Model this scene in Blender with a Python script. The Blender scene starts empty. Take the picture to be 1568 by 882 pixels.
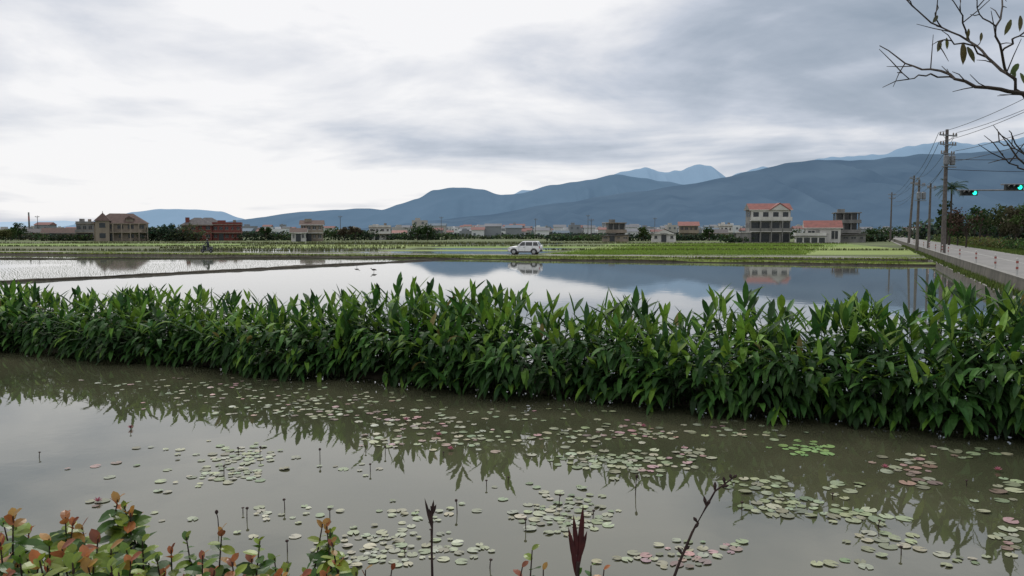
import bpy, math, random
from mathutils import Vector, Matrix, noise
R=random.Random(7)
scene=bpy.context.scene
CAMH=3.1
PITCH=math.atan(86/1200)
cp,sp=math.cos(PITCH),math.sin(PITCH)
def G(u,v,z=0.0):
    a=(u-784)/1200; b=(441-v)/1200
    Y=cp+b*sp; Z=-sp+b*cp
    k=(z-CAMH)/Z
    return Vector((a*k,Y*k,z))
def AT(u,v,Yd):
    a=(u-784)/1200; b=(441-v)/1200
    Y=cp+b*sp; Z=-sp+b*cp
    k=Yd/Y
    return Vector((a*k,Yd,CAMH+Z*k))

# ---------------------------------------------------------------- materials
def newmat(name):
    m=bpy.data.materials.new(name); m.use_nodes=True
    nt=m.node_tree; nt.nodes.clear()
    out=nt.nodes.new('ShaderNodeOutputMaterial')
    b=nt.nodes.new('ShaderNodeBsdfPrincipled')
    nt.links.new(b.outputs[0],out.inputs[0])
    return m,nt,b,out
def mat(name,c1,c2=None,scale=5,rough=0.8,detail=6,bump=0,metal=0,spec=0.3,stretch=None,emit=None,es=0):
    m,nt,b,out=newmat(name)
    b.inputs['Roughness'].default_value=rough
    b.inputs['Metallic'].default_value=metal
    b.inputs['Specular IOR Level'].default_value=spec
    if c2 is None: c2=tuple(x*0.75 for x in c1)
    tc=nt.nodes.new('ShaderNodeTexCoord')
    mp=nt.nodes.new('ShaderNodeMapping')
    if stretch: mp.inputs['Scale'].default_value=stretch
    n=nt.nodes.new('ShaderNodeTexNoise'); n.inputs['Scale'].default_value=scale; n.inputs['Detail'].default_value=detail
    r=nt.nodes.new('ShaderNodeValToRGB')
    r.color_ramp.elements[0].position=0.32; r.color_ramp.elements[1].position=0.68
    r.color_ramp.elements[0].color=(*c2,1); r.color_ramp.elements[1].color=(*c1,1)
    nt.links.new(tc.outputs['Object'],mp.inputs[0]); nt.links.new(mp.outputs[0],n.inputs['Vector'])
    nt.links.new(n.outputs['Fac'],r.inputs[0]); nt.links.new(r.outputs[0],b.inputs['Base Color'])
    if bump:
        bp=nt.nodes.new('ShaderNodeBump'); bp.inputs['Strength'].default_value=bump; bp.inputs['Distance'].default_value=0.05
        nt.links.new(n.outputs['Fac'],bp.inputs['Height']); nt.links.new(bp.outputs[0],b.inputs['Normal'])
    if emit:
        b.inputs['Emission Color'].default_value=(*emit,1); b.inputs['Emission Strength'].default_value=es
    return m
def leafmat(name,rough=0.45,trans=0.25,spec=0.4,mott=18):
    m,nt,b,out=newmat(name)
    at=nt.nodes.new('ShaderNodeAttribute'); at.attribute_name='col'
    n=nt.nodes.new('ShaderNodeTexNoise'); n.inputs['Scale'].default_value=mott
    tc=nt.nodes.new('ShaderNodeTexCoord'); nt.links.new(tc.outputs['Object'],n.inputs['Vector'])
    mr=nt.nodes.new('ShaderNodeMapRange'); mr.inputs['To Min'].default_value=0.6; mr.inputs['To Max'].default_value=1.4
    nt.links.new(n.outputs['Fac'],mr.inputs[0])
    vm=nt.nodes.new('ShaderNodeVectorMath'); vm.operation='SCALE'
    nt.links.new(at.outputs['Color'],vm.inputs[0]); nt.links.new(mr.outputs[0],vm.inputs['Scale'])
    nt.links.new(vm.outputs[0],b.inputs['Base Color'])
    b.inputs['Roughness'].default_value=rough; b.inputs['Specular IOR Level'].default_value=spec
    if trans>0:
        t=nt.nodes.new('ShaderNodeBsdfTranslucent'); nt.links.new(vm.outputs[0],t.inputs[0])
        mx=nt.nodes.new('ShaderNodeMixShader'); mx.inputs[0].default_value=trans
        nt.links.new(b.outputs[0],mx.inputs[1]); nt.links.new(t.outputs[0],mx.inputs[2])
        nt.links.new(mx.outputs[0],out.inputs[0])
    return m
def watermat(name,c1,c2,scale,bumpd,bumpscale,ior=1.4,stretch=(1,1,1),rough=0.02):
    m,nt,b,out=newmat(name)
    tc=nt.nodes.new('ShaderNodeTexCoord')
    n=nt.nodes.new('ShaderNodeTexNoise'); n.inputs['Scale'].default_value=scale; n.inputs['Detail'].default_value=5
    r=nt.nodes.new('ShaderNodeValToRGB'); r.color_ramp.elements[0].position=.35; r.color_ramp.elements[1].position=.65
    r.color_ramp.elements[0].color=(*c1,1); r.color_ramp.elements[1].color=(*c2,1)
    nt.links.new(tc.outputs['Object'],n.inputs['Vector']); nt.links.new(n.outputs['Fac'],r.inputs[0]); nt.links.new(r.outputs[0],b.inputs['Base Color'])
    mp=nt.nodes.new('ShaderNodeMapping'); mp.inputs['Scale'].default_value=stretch
    n2=nt.nodes.new('ShaderNodeTexNoise'); n2.inputs['Scale'].default_value=bumpscale; n2.inputs['Detail'].default_value=3
    bp=nt.nodes.new('ShaderNodeBump'); bp.inputs['Strength'].default_value=1; bp.inputs['Distance'].default_value=bumpd
    nt.links.new(tc.outputs['Object'],mp.inputs[0]); nt.links.new(mp.outputs[0],n2.inputs['Vector'])
    nt.links.new(n2.outputs['Fac'],bp.inputs['Height']); nt.links.new(bp.outputs[0],b.inputs['Normal'])
    b.inputs['Roughness'].default_value=rough; b.inputs['IOR'].default_value=ior
    return m

# ---------------------------------------------------------------- mesh builder
class MB:
    def __init__(s): s.v=[]; s.f=[]; s.m=[]; s.c=[]
    def add(s,vs,fs,mi=0,col=(0,0,0)):
        o=len(s.v); s.v.extend([tuple(x) for x in vs])
        for f in fs:
            s.f.append(tuple(i+o for i in f)); s.m.append(mi); s.c.append(col)
    def box(s,x0,x1,y0,y1,z0,z1,mi=0,col=(0,0,0)):
        s.add([(x0,y0,z0),(x1,y0,z0),(x1,y1,z0),(x0,y1,z0),(x0,y0,z1),(x1,y0,z1),(x1,y1,z1),(x0,y1,z1)],
              [(0,3,2,1),(4,5,6,7),(0,1,5,4),(1,2,6,5),(2,3,7,6),(3,0,4,7)],mi,col)
    def tube(s,pts,rads,n=6,mi=0,col=(0,0,0),cap=True):
        pts=[Vector(p) for p in pts]
        if not hasattr(rads,'__len__'): rads=[rads]*len(pts)
        vs=[];fs=[]
        for i,p in enumerate(pts):
            d=(pts[min(i+1,len(pts)-1)]-pts[max(i-1,0)])
            if d.length<1e-9: d=Vector((0,0,1))
            d.normalize()
            a=d.cross(Vector((0,0,1)) if abs(d.z)<0.9 else Vector((1,0,0))); a.normalize(); b=d.cross(a)
            for k in range(n):
                t=2*math.pi*k/n
                vs.append(p+(a*math.cos(t)+b*math.sin(t))*rads[i])
        for i in range(len(pts)-1):
            for k in range(n):
                k2=(k+1)%n
                fs.append((i*n+k,i*n+k2,(i+1)*n+k2,(i+1)*n+k))
        if cap:
            fs.append(tuple(range(n))[::-1]); fs.append(tuple(range((len(pts)-1)*n,len(pts)*n)))
        s.add(vs,fs,mi,col)
    def leaf(s,base,d,up,L,W,droop,col,mi=0,seg=4,fold=0.25,prof=None):
        # lanceolate leaf arching downward
        prof=prof or (0.25,0.85,1.0,0.7,0.0)
        side=d.cross(up)
        if side.length<1e-4: side=Vector((1,0,0))
        side.normalize()
        p=Vector(base); dd=Vector(d).normalized(); vs=[]; n=len(prof)
        st=L/(n-1)
        for i in range(n):
            nn=side.cross(dd); w=W*0.5*prof[i]
            if i==n-1: vs.append(p.copy())
            else:
                vs.append(p-side*w+nn*w*fold); vs.append(p.copy()); vs.append(p+side*w+nn*w*fold)
            p=p+dd*st
            dd=(dd+Vector((0,0,-1))*droop/(n-1)).normalized()
        fs=[]
        for i in range(n-2):
            a=i*3; b=a+3
            fs+= [(a,a+1,b+1,b),(a+1,a+2,b+2,b+1)]
        a=(n-2)*3; fs+=[(a,a+1,a+3),(a+1,a+2,a+3)]
        s.add(vs,fs,mi,col)
    def build(s,name,mats,smooth=False,loc=(0,0,0),rot=0,parent=None,attr=True):
        me=bpy.data.meshes.new(name); me.from_pydata(s.v,[],s.f)
        for m in mats: me.materials.append(m)
        me.polygons.foreach_set('material_index',s.m)
        if smooth: me.polygons.foreach_set('use_smooth',[True]*len(s.f))
        if attr:
            a=me.attributes.new('col','FLOAT_COLOR','FACE')
            fl=[]
            for c in s.c: fl+= [c[0],c[1],c[2],1.0]
            a.data.foreach_set('color',fl)
        me.update()
        ob=bpy.data.objects.new(name,me); scene.collection.objects.link(ob)
        ob.location=loc; ob.rotation_euler=(0,0,rot)
        if parent: ob.parent=parent
        return ob
def jit(c,a=0.25):
    k=1+R.uniform(-a,a); return (c[0]*k*(1+R.uniform(-.1,.1)),c[1]*k,c[2]*k*(1+R.uniform(-.1,.1)))
def mixc(a,b,t): return tuple(a[i]*(1-t)+b[i]*t for i in range(3))

LEAF=leafmat('leaf_blades',rough=.58,trans=.25,spec=.2)
FARLEAF=leafmat('far_foliage',rough=0.8,trans=0.1,spec=0.1,mott=0.6)
PADM=leafmat('lily_pad_surface',rough=0.4,trans=0.0,spec=0.4,mott=30)
BARK=mat('bark',(0.07,0.055,0.045),(0.03,0.025,0.02),20,0.9,bump=.4)
DARKSTEM=mat('dry_stem',(0.06,0.035,0.03),(0.025,0.015,0.015),40,0.8)
CONC=mat('concrete',(0.32,0.31,0.29),(0.2,0.195,0.18),3,0.9,bump=.2)
CONCD=mat('stained_concrete',(0.13,0.12,0.10),(0.06,0.058,0.048),1.2,0.9,bump=.3,stretch=(1,1,.4))
POLE=mat('pole_concrete',(0.14,0.125,0.115),(0.08,0.07,0.065),4,0.85)
STEEL=mat('galvanised_steel',(0.22,0.23,0.25),(0.15,0.16,0.17),6,0.5,metal=.3)
BLACK=mat('black_rubber',(0.02,0.02,0.022),(0.012,0.012,0.012),10,0.6)
SOIL=mat('wet_soil',(0.06,0.05,0.034),(0.03,0.026,0.018),2.5,0.9,bump=.5)
GRASSV=mat('verge_grass',(0.19,0.24,0.055),(0.10,0.135,0.03),1.2,0.9,bump=.5)
GLASSD=mat('dark_window',(0.035,0.042,0.05),(0.02,0.025,0.03),1,0.2,spec=.5)
WIRE=mat('cable',(0.03,0.03,0.035),None,2,0.7)

# ---------------------------------------------------------------- world
w=bpy.data.worlds.new("World"); scene.world=w; w.use_nodes=True
nt=w.node_tree; nt.nodes.clear(); N=nt.nodes.new; Lk=nt.links.new
def M(op,a,b=None,c=None,clamp=False):
    n=N('ShaderNodeMath'); n.operation=op; n.use_clamp=clamp
    for i,x in enumerate((a,b,c)):
        if x is None: continue
        if isinstance(x,(int,float)): n.inputs[i].default_value=x
        else: Lk(x,n.inputs[i])
    return n.outputs[0]
def MR(x,a,b,c,d,smooth=True):
    n=N('ShaderNodeMapRange'); n.interpolation_type='SMOOTHSTEP' if smooth else 'LINEAR'
    Lk(x,n.inputs[0])
    for i,k in enumerate((a,b,c,d)): n.inputs[i+1].default_value=k
    return n.outputs[0]
SUN_EL=math.radians(48); SUN_AZ=math.radians(-12)   # azimuth from +Y
sky=N('ShaderNodeTexSky'); sky.sky_type='NISHITA'; sky.sun_disc=False
sky.sun_elevation=SUN_EL; sky.sun_rotation=SUN_AZ
tc=N('ShaderNodeTexCoord'); sep=N('ShaderNodeSeparateXYZ'); Lk(tc.outputs['Generated'],sep.inputs[0])
X,Y,Z=sep.outputs
zz=M('ADD',M('MAXIMUM',Z,0.0),0.10)
cx=M('DIVIDE',X,zz); cy=M('DIVIDE',Y,zz)
cmb=N('ShaderNodeCombineXYZ'); Lk(cx,cmb.inputs[0]); Lk(cy,cmb.inputs[1])
mp=N('ShaderNodeMapping'); mp.inputs['Location'].default_value=(5.3,2.9,0); mp.inputs['Rotation'].default_value=(0,0,0.5); mp.inputs['Scale'].default_value=(0.6,0.75,1)
Lk(cmb.outputs[0],mp.inputs[0])
n1=N('ShaderNodeTexNoise'); n1.inputs['Scale'].default_value=0.9; n1.inputs['Detail'].default_value=9; n1.inputs['Roughness'].default_value=0.53; n1.inputs['Distortion'].default_value=0.6
Lk(mp.outputs[0],n1.inputs['Vector'])
mp2=N('ShaderNodeMapping'); mp2.inputs['Scale'].default_value=(1.5,1.5,4.6); mp2.inputs['Location'].default_value=(0.4,0.0,0.3); mp2.inputs['Rotation'].default_value=(0,0.16,0)
Lk(tc.outputs['Generated'],mp2.inputs[0])
n2=N('ShaderNodeTexNoise'); n2.inputs['Scale'].default_value=2.4; n2.inputs['Detail'].default_value=8; n2.inputs['Roughness'].default_value=0.52; n2.inputs['Distortion'].default_value=0.35
Lk(mp2.outputs[0],n2.inputs['Vector'])
nz=M('ADD',M('MULTIPLY',MR(n1.outputs['Fac'],0.33,0.67,-0.5,0.5,False),0.58),M('MULTIPLY',MR(n2.outputs['Fac'],0.33,0.67,-0.5,0.5,False),0.58))
left=MR(X,-0.45,0.15,0.32,0.0)
right=MR(X,0.08,0.5,0.0,-0.08)
vd=N('ShaderNodeVectorMath'); vd.operation='DOT_PRODUCT'; Lk(tc.outputs['Generated'],vd.inputs[0])
e=math.radians(22); vd.inputs[1].default_value=(0.0,math.cos(e),math.sin(e))
glow=MR(vd.outputs['Value'],0.955,0.998,0.0,0.46)
high=MR(Z,0.27,0.42,0.0,0.28)
low=MR(M('ABSOLUTE',M('SUBTRACT',Z,0.045)),0.0,0.06,0.32,0.0)
lowc=M('MULTIPLY',low,MR(X,0.2,0.42,1.0,0.0))
v=M('ADD',M('ADD',M('ADD',M('ADD',M('ADD',M('ADD',0.55,nz),left),right),glow),lowc),high)
ramp=N('ShaderNodeValToRGB'); cr=ramp.color_ramp
cr.elements[0].position=0.0; cr.elements[0].color=(0.29,0.35,0.43,1)
cr.elements[1].position=1.0; cr.elements[1].color=(0.94,0.935,0.945,1)
for p,c in ((0.28,(0.40,0.455,0.54)),(0.52,(0.55,0.595,0.68)),(0.76,(0.76,0.775,0.82))):
    el=cr.elements.new(p); el.color=(*c,1)
Lk(v,ramp.inputs[0])
bg1=N('ShaderNodeBackground'); bg1.inputs[1].default_value=0.1; Lk(sky.outputs[0],bg1.inputs[0])
bg2=N('ShaderNodeBackground'); bg2.inputs[1].default_value=1.0; Lk(ramp.outputs[0],bg2.inputs[0])
mx=N('ShaderNodeMixShader'); mx.inputs[0].default_value=0.95
Lk(bg1.outputs[0],mx.inputs[1]); Lk(bg2.outputs[0],mx.inputs[2])
wo=N('ShaderNodeOutputWorld'); Lk(mx.outputs[0],wo.inputs[0])

sl=bpy.data.lights.new('sun','SUN'); sl.energy=1.4; sl.angle=math.radians(14); sl.color=(1,0.96,0.9)
so=bpy.data.objects.new('sun',sl); scene.collection.objects.link(so)
sd=Vector((math.sin(SUN_AZ)*math.cos(SUN_EL),math.cos(SUN_AZ)*math.cos(SUN_EL),math.sin(SUN_EL)))
so.rotation_euler=(-sd).to_track_quat('-Z','Y').to_euler()

# ---------------------------------------------------------------- camera
cam=bpy.data.cameras.new('camera'); co=bpy.data.objects.new('camera',cam); scene.collection.objects.link(co)
co.location=(0,0,CAMH); co.rotation_euler=(math.pi/2-PITCH,0,0)
cam.sensor_width=36; cam.lens=36*1200/1568; cam.clip_end=30000; cam.clip_start=0.05
scene.camera=co
scene.view_settings.view_transform='Standard'; scene.view_settings.look='None'; scene.view_settings.exposure=0

# ---------------------------------------------------------------- ground & land
def sheet(name,pts,m,z=None):
    b=MB(); b.add([(p[0],p[1],p[2] if z is None else z) for p in pts],[tuple(range(len(pts)))])
    return b.build(name,[m],attr=False)
sheet('ground',[(-14000,-200),(14000,-200),(14000,14000),(-14000,14000)],SOIL,-0.5)
FIELD=mat('farmland_soil_and_grass',(0.14,0.18,0.065),(0.085,0.10,0.05),0.02,0.95,detail=8,stretch=(1,2.5,1))
def roadY(x): return 93.4-0.228*(x-1.7)
fm=MB()
xs=[-14000,-3000,-110,47,3000,14000]
vs=[];fs=[]
for x in xs:
    xx=max(-110,min(47,x)); y=roadY(xx)+3.5
    vs+=[(x,y,-0.4),(x,y,0.3),(x,14000,0.3)]
for i in range(len(xs)-1):
    a=i*3;b_=a+3
    fs+=[(a,b_,b_+1,a+1),(a+1,b_+1,b_+2,a+2)]
fm.add(vs,fs); fm.build('farmland',[FIELD],attr=False)

PADDYW=watermat('paddy_water',(0.10,0.11,0.10),(0.13,0.135,0.12),0.05,0.0016,1.3,ior=1.5,stretch=(1,1,1),rough=0.03)
PONDW=watermat('pond_water',(0.058,0.063,0.036),(0.088,0.088,0.053),0.35,0.0012,2.2,ior=1.9,rough=0.02)
HL=Vector((-13.05,20.0,0)); HR=Vector((7.45,11.4,0)); hd=(HR-HL).normalized(); hn=Vector((-hd.y,hd.x,0))
pa=HL-hd*60+hn*1.2; pb=HR+hd*40+hn*1.2
sheet('pond_water',[(pa.x,-5),(pb.x,-5),(pb.x,pb.y),(pa.x,pa.y)],PONDW,0.0)
sheet('paddy_water',[(pa.x-60,pa.y),(pa.x,pa.y),(pb.x,pb.y),(pb.x+20,pb.y),(60,90),(-110,125),(-160,125)],PADDYW,0.004)

def ribbon(name,line,sec,mat_,step=0.6,amp=0.05,mats=None,secm=None,zf=None):
    b=MB(); pts=[]
    for i in range(len(line)-1):
        a=Vector(line[i]);c=Vector(line[i+1]); n=max(1,int((c-a).length/step))
        for k in range(n): pts.append(a.lerp(c,k/n))
    pts.append(Vector(line[-1])); vs=[];fs=[];ns=len(sec)
    for i,p in enumerate(pts):
        d=pts[min(i+1,len(pts)-1)]-pts[max(0,i-1)]; d.normalize(); nn=Vector((-d.y,d.x))
        for j,(o,z) in enumerate(sec):
            q=noise.noise(Vector((p.x*.9+j*7,p.y*.9,j*3.1)))*amp+noise.noise(Vector((p.x*.13+j,p.y*.13,j)))*amp*2
            vs.append((p.x+nn.x*(o+q*1.5),p.y+nn.y*(o+q*1.5),z+q))
    for i in range(len(pts)-1):
        for j in range(ns-1):
            a=i*ns+j; fs.append((a,a+ns,a+ns+1,a+1))
    b.add(vs,[f[::-1] for f in fs])
    if secm: b.m=[secm[k%(ns-1)] for k in range(len(fs))]
    return b.build(name,mats or [mat_],attr=False)
ROADC=mat('farm_road_surface',(0.28,0.27,0.25),(0.2,0.19,0.17),1.5,0.9)
fl=[(-160,roadY(-160)),(47.5,roadY(47.5))]
ribbon('farm_road',fl,[(-3.2,-.15),(-2.4,.25),(-1.6,.36),(1.6,.36),(2.4,.3),(4.2,.28)],None,1.0,0.06,mats=[SOIL,GRASSV,ROADC],secm=[0,1,2,1,1])
bl=[(-14,94.3),(-6,90.5),(12,83),(36,71.8),(41,71.5)]
ribbon('paddy_bund',bl,[(-.7,-.15),(-.45,.16),(-.2,.27),(.3,.27),(.6,-.1)],None,.5,.07,mats=[SOIL,GRASSV],secm=[0,1,1,1])
ribbon('paddy_bund',[(-48,20),(-31,47.7),(-6.5,89.5),(-6,91)],[(-.4,-.1),(-.2,.12),(.2,.13),(.45,-.1)],SOIL,.4,.05)
ribbon('paddy_bund',[(-120,95),(-48,89),(-12,92.5)],[(-.4,-.1),(-.2,.14),(.2,.14),(.45,-.1)],SOIL,.5,.05)
ribbon('hedge_bank',[tuple((HL-hd*50+hn*1.6)[:2]),tuple((HR+hd*30+hn*1.6)[:2])],[(-1.3,-.2),(-.9,.05),(-.4,.16),(.6,.16),(1.1,.05),(1.5,-.2)],SOIL,.5,.05)

def blades(name,gen,h,wd,cols,mt,n=3,lean=.35):
    b=MB()
    for (x,y,z) in gen:
        for k in range(n):
            a=R.uniform(0,6.28); l=R.uniform(0,lean)*h; hh=h*R.uniform(.6,1.2)
            dx,dy=math.cos(a),math.sin(a); c=jit(R.choice(cols),.25)
            ox,oy=R.uniform(-.03,.03),R.uniform(-.03,.03)
            b.add([(x+ox-dy*wd,y+oy+dx*wd,z),(x+ox+dy*wd,y+oy-dx*wd,z),(x+ox+dx*l,y+oy+dy*l,z+hh)],[(0,1,2)],0,c)
    return b.build(name,[mt])
GR=[(0.21,0.27,0.045),(0.15,0.21,0.035),(0.23,0.25,0.06),(0.09,0.14,0.03)]
g=[]
for i in range(9000):
    x=R.uniform(-110,47)
    o=R.choice([-1,-1,1])*R.uniform(1.7,2.9); g.append((x,roadY(x)+o,.2))
for i in range(6000):
    t=R.random()*3; k=int(t); a=bl[k]; c=bl[k+1]; f=t-k
    g.append((a[0]*(1-f)+c[0]*f+R.gauss(0,.2),a[1]*(1-f)+c[1]*f+R.gauss(0,.28),.15))
blades('verge_grass',g,.22,.03,GR,FARLEAF,3)
def bundY(x):
    for i in range(len(bl)-1):
        if bl[i][0]<=x<=bl[i+1][0]:
            f=(x-bl[i][0])/(bl[i+1][0]-bl[i][0]); return bl[i][1]*(1-f)+bl[i+1][1]*f
    return 1e9
g=[]
x=-12
while x<43:
    x+=.3; y0=bundY(x)+.8; y=y0
    while y<roadY(x)-3:
        g.append((x+R.uniform(-.05,.05),y,0)); y+=.28
blades('rice_seedlings',g,.17,.022,[(0.19,0.28,0.05),(0.23,0.31,0.07)],FARLEAF,3)
g=[]
def bundX(y): return -48+(y-20)*(17/27.7) if y<47.7 else -31+(y-47.7)*(24.5/41.8)
y=30
while y<96:
    xr=bundX(y)-.8 if y<89 else -13; x=max(-y*.72,-90)
    while x<xr:
        if noise.noise(Vector((x*.1,y*.1,0)))>-.45: g.append((x+R.uniform(-.04,.04),y+R.uniform(-.04,.04),0))
        x+=.24+.1*(y>60)
    y+=.55
blades('rice_seedlings',g,.09,.009,[(0.12,0.17,0.06),(0.16,0.2,0.09)],FARLEAF,2)

WF=watermat('far_paddy_water',(0.13,0.15,0.10),(0.16,0.17,0.13),.05,.002,1.0,ior=1.5,rough=.06)
RG1=mat('rice_field_green',(0.21,0.30,0.07),(0.14,0.21,0.05),.12,.9,stretch=(1,3,1))
RG2=mat('rice_field_yellowgreen',(0.26,0.33,0.09),(0.19,0.25,0.07),.1,.9,stretch=(1,3,1))
RG3=mat('fallow_field',(0.15,0.16,0.08),(0.10,0.11,0.06),.1,.9,stretch=(1,3,1))
def rf(x0,x1,y0,y1,m,z,name='rice_paddy'):
    def lo(x): return max(y0,roadY(max(-110,min(47,x)))+5)
    sheet(name,[(x0,lo(x0)),(x1,lo(x1)),(x1+(y1-y0)*.25,y1),(x0+(y1-y0)*.25,y1)],m,z)
rf(4,34,96,118,RG1,.304); rf(35,56,96,118,RG2,.304)
rf(9,62,120,150,RG2,.304); rf(15,70,152,185,RG1,.304)
rf(-24,2.5,96,112,WF,.304); rf(-20,6,114,122,RG2,.304); rf(-18,7,124,134,WF,.304); rf(-16,12,136,160,RG1,.304)
rf(-62,-26,104,116,WF,.304); rf(-58,-22,118,132,WF,.304); rf(-60,-20,134,170,RG2,.304)
rf(-140,-64,118,150,RG3,.304); rf(-170,-62,152,190,RG1,.304); rf(-60,10,175,200,WF,.304)
rf(15,60,188,205,RG3,.304); rf(-200,-60,192,215,RG3,.304)
g=[]
for i in range(30000):
    y=96+89*R.random()**1.3; x=R.uniform(4,36)+(y-96)*R.uniform(.25,.5)
    if y>roadY(min(47,x))+5: g.append((x,y,.3))
blades('rice_seedlings',g,.2,.035,[(0.22,0.31,0.06),(0.17,0.26,0.05)],FARLEAF,2)
g=[]
for (x0,x1,y) in [(-150,-20,117),(-140,60,151),(-150,80,187),(5,60,119),(-60,-18,133),(-60,5,173),(-120,30,204)]:
    for i in range(int((x1-x0)*14)):
        g.append((R.uniform(x0,x1),y+R.gauss(0,.25),.3))
blades('bund_grass',g,.38,.07,[(0.07,0.09,0.035),(0.12,0.13,0.05),(0.16,0.17,0.07)],FARLEAF,2)

# ---------------------------------------------------------------- main road on right
rdir=Vector((0.457,1)).normalized()
def rl(Yv,o=0):
    return (43+.457*(Yv-79)+rdir.y*o, Yv-rdir.x*o)
RZ=.92
ASPH=mat('road_surface',(0.27,0.26,0.25),(0.2,0.195,0.185),.8,.9)
b=MB()
Ys=[-10+i*8 for i in range(60)]
def strip(b,o0,z0,o1,z1,mi):
    vs=[];fs=[]
    for y in Ys:
        a=rl(y,o0);c=rl(y,o1); vs+=[(a[0],a[1],z0),(c[0],c[1],z1)]
    for i in range(len(Ys)-1): fs.append((2*i,2*i+1,2*i+3,2*i+2))
    b.add(vs,fs,mi)
strip(b,.25,RZ,6.6,RZ,0)
strip(b,3.35,RZ+.004,3.47,RZ+.004,1)
b.build('main_road',[ASPH,mat('faded_road_paint',(0.5,0.5,0.46),(0.3,0.3,0.28),2,.8)],attr=False)
b=MB()
strip(b,-.25,-.3,-.1,RZ-.02,0); strip(b,-.1,RZ-.02,-.1,RZ+.12,0); strip(b,-.1,RZ+.12,.25,RZ+.12,1); strip(b,.25,RZ+.12,.25,RZ,1)
strip(b,-.9,-.2,-.8,.32,0); strip(b,-.8,.32,-.24,.32,1)
b.build('retaining_wall',[CONCD,CONC],attr=False)
b=MB(); 
strip(b,6.6,RZ-.01,9.5,RZ-.15,0); strip(b,9.5,RZ-.15,140,.7,0)
b.build('roadside_grass',[mat('rough_grass',(0.12,0.17,0.045),(0.065,0.095,0.03),.4,.95,bump=.5)],attr=False)
g=[]
for i in range(9000):
    yv=34+R.random()**1.4*120; p=rl(yv,-.5 if i%4==0 else R.uniform(6.7,10)); g.append((p[0]+R.gauss(0,.12),p[1]+R.gauss(0,.3),.3 if i%4==0 else RZ-.08))
blades('roadside_weeds',g,.3,.03,[(0.10,0.15,0.035),(0.14,0.18,.05),(.07,.1,.03)],FARLEAF,3)
RED=mat('red_paint',(0.33,0.09,0.07),(0.24,0.07,0.06),5,.6); WHITE=mat('white_paint',(0.55,0.54,0.52),(0.4,0.4,0.38),6,.6)
for yv in (31,37,43.5,51.5,61,70,76,84,93,103,114,126):
    x,y=rl(yv,.05)
    b=MB()
    for k,(z0,z1) in enumerate([(0,.3),(.3,.42),(.42,.58),(.58,.7),(.7,.8)]): b.tube([(0,0,z0),(0,0,z1)],[.055,.055],8,(1,0,1,0,1)[k])
    b.tube([(0,0,.8),(0,0,.84)],[.06,.03],8,1)
    b.build('guard_post',[RED,WHITE],loc=(x,y,RZ+.118),attr=False)

def pole(x,y,z0,h,r,arms,transformer=False,lean=0,rot=.45,name='utility_pole'):
    b=MB(); b.tube([(0,0,0),(lean*.5,0,h*.5),(lean,0,h)],[r,r*.8,r*.6],10,0)
    for (az,al) in arms:
        lx=lean*az/h; b.box(lx-al,lx+al,-.2,-.1,az-.06,az+.06,1)
        for s in (-1,-.62,.62,1):
            b.tube([(lx+s*al*.93,-.15,az+.06),(lx+s*al*.93,-.15,az+.16),(lx+s*al*.93,-.15,az+.3)],[.05,.09,.04],6,2)
        for s in (-1,1): b.tube([(lx+s*al*.6,-.15,az-.05),(lx,-.12,az-.6)],[.025,.025],4,1)
    if transformer:
        for s in (-1,1):
            b.tube([(lean*.7+s*.45,-.35,h*.72),(lean*.7+s*.45,-.35,h*.72+.1),(lean*.7+s*.45,-.35,h*.72+.85),(lean*.7+s*.45,-.35,h*.72+.95)],[.2,.26,.26,.18],10,1)
        b.box(-.9,.9,-.45,-.1,h*.71-.08,h*.71,1)
    return b.build(name,[POLE,STEEL,mat('insulator',(.25,.22,.2),None,3,.3)],loc=(x,y,z0),rot=rot,attr=False)
pole(43.2,78.6,RZ-.3,12.6,.24,[(12.0,1.3),(11.1,1.2),(10.2,1.0)],True,lean=-.1)
p2=pole(73,144.5,.6,12.8,.24,[(12.2,1.3),(11.3,1.0)],False,lean=.9)
pole(106,220,.6,13.5,.26,[(12.8,1.5),(11.8,1.3)])
pole(51.6,100,.7,9.0,.2,[(8.3,.9)],True)
pole(53.6,101,.7,8.6,.18,[(8.0,.8)])
for (u,yv,h) in [(1510,300,10),(900,330,10),(1002,340,9),(522,300,9),(905,250,7),(676,320,9),(1190,330,9),(820,360,9),(60,300,9)]:
    pole((u-784)/1200*yv,yv,.3,h,.14,[(h-.5,.8)],rot=.1)
b=MB()
def wire(a,c,sag,r=.02,n=14):
    a=Vector(a);c=Vector(c)
    b.tube([a.lerp(c,i/n)-Vector((0,0,4*sag*(i/n)*(1-i/n))) for i in range(n+1)],[r]*(n+1),4,0,cap=False)
for k,(z,o) in enumerate([(12.9,-1),(12.9,.95),(12.0,-.9),(11.1,.8),(10.0,0)]):
    wire((43.2+o*.9,78.4,z),(30.9+o*.9,35.5,z+.3),.7,.022)
    wire((43.2+o*.9,78.6,z),(73.8+o*.8,144.5,z+.2),1.1,.025)
    wire((73.8+o*.8,144.5,z+.2),(106+o,220,z+.6),1.1,.025)
wire((43.2,78.6,9.3),(68,62,9.5),.8,.025); wire((43.2,78.6,10.3),(68,60,10.8),.8,.025)
b.build('power_lines',[WIRE],attr=False)
pole(30.9,35.5,RZ-.3,13,.24,[(12.6,1.1),(11.7,1.0),(10.8,.9)])

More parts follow.
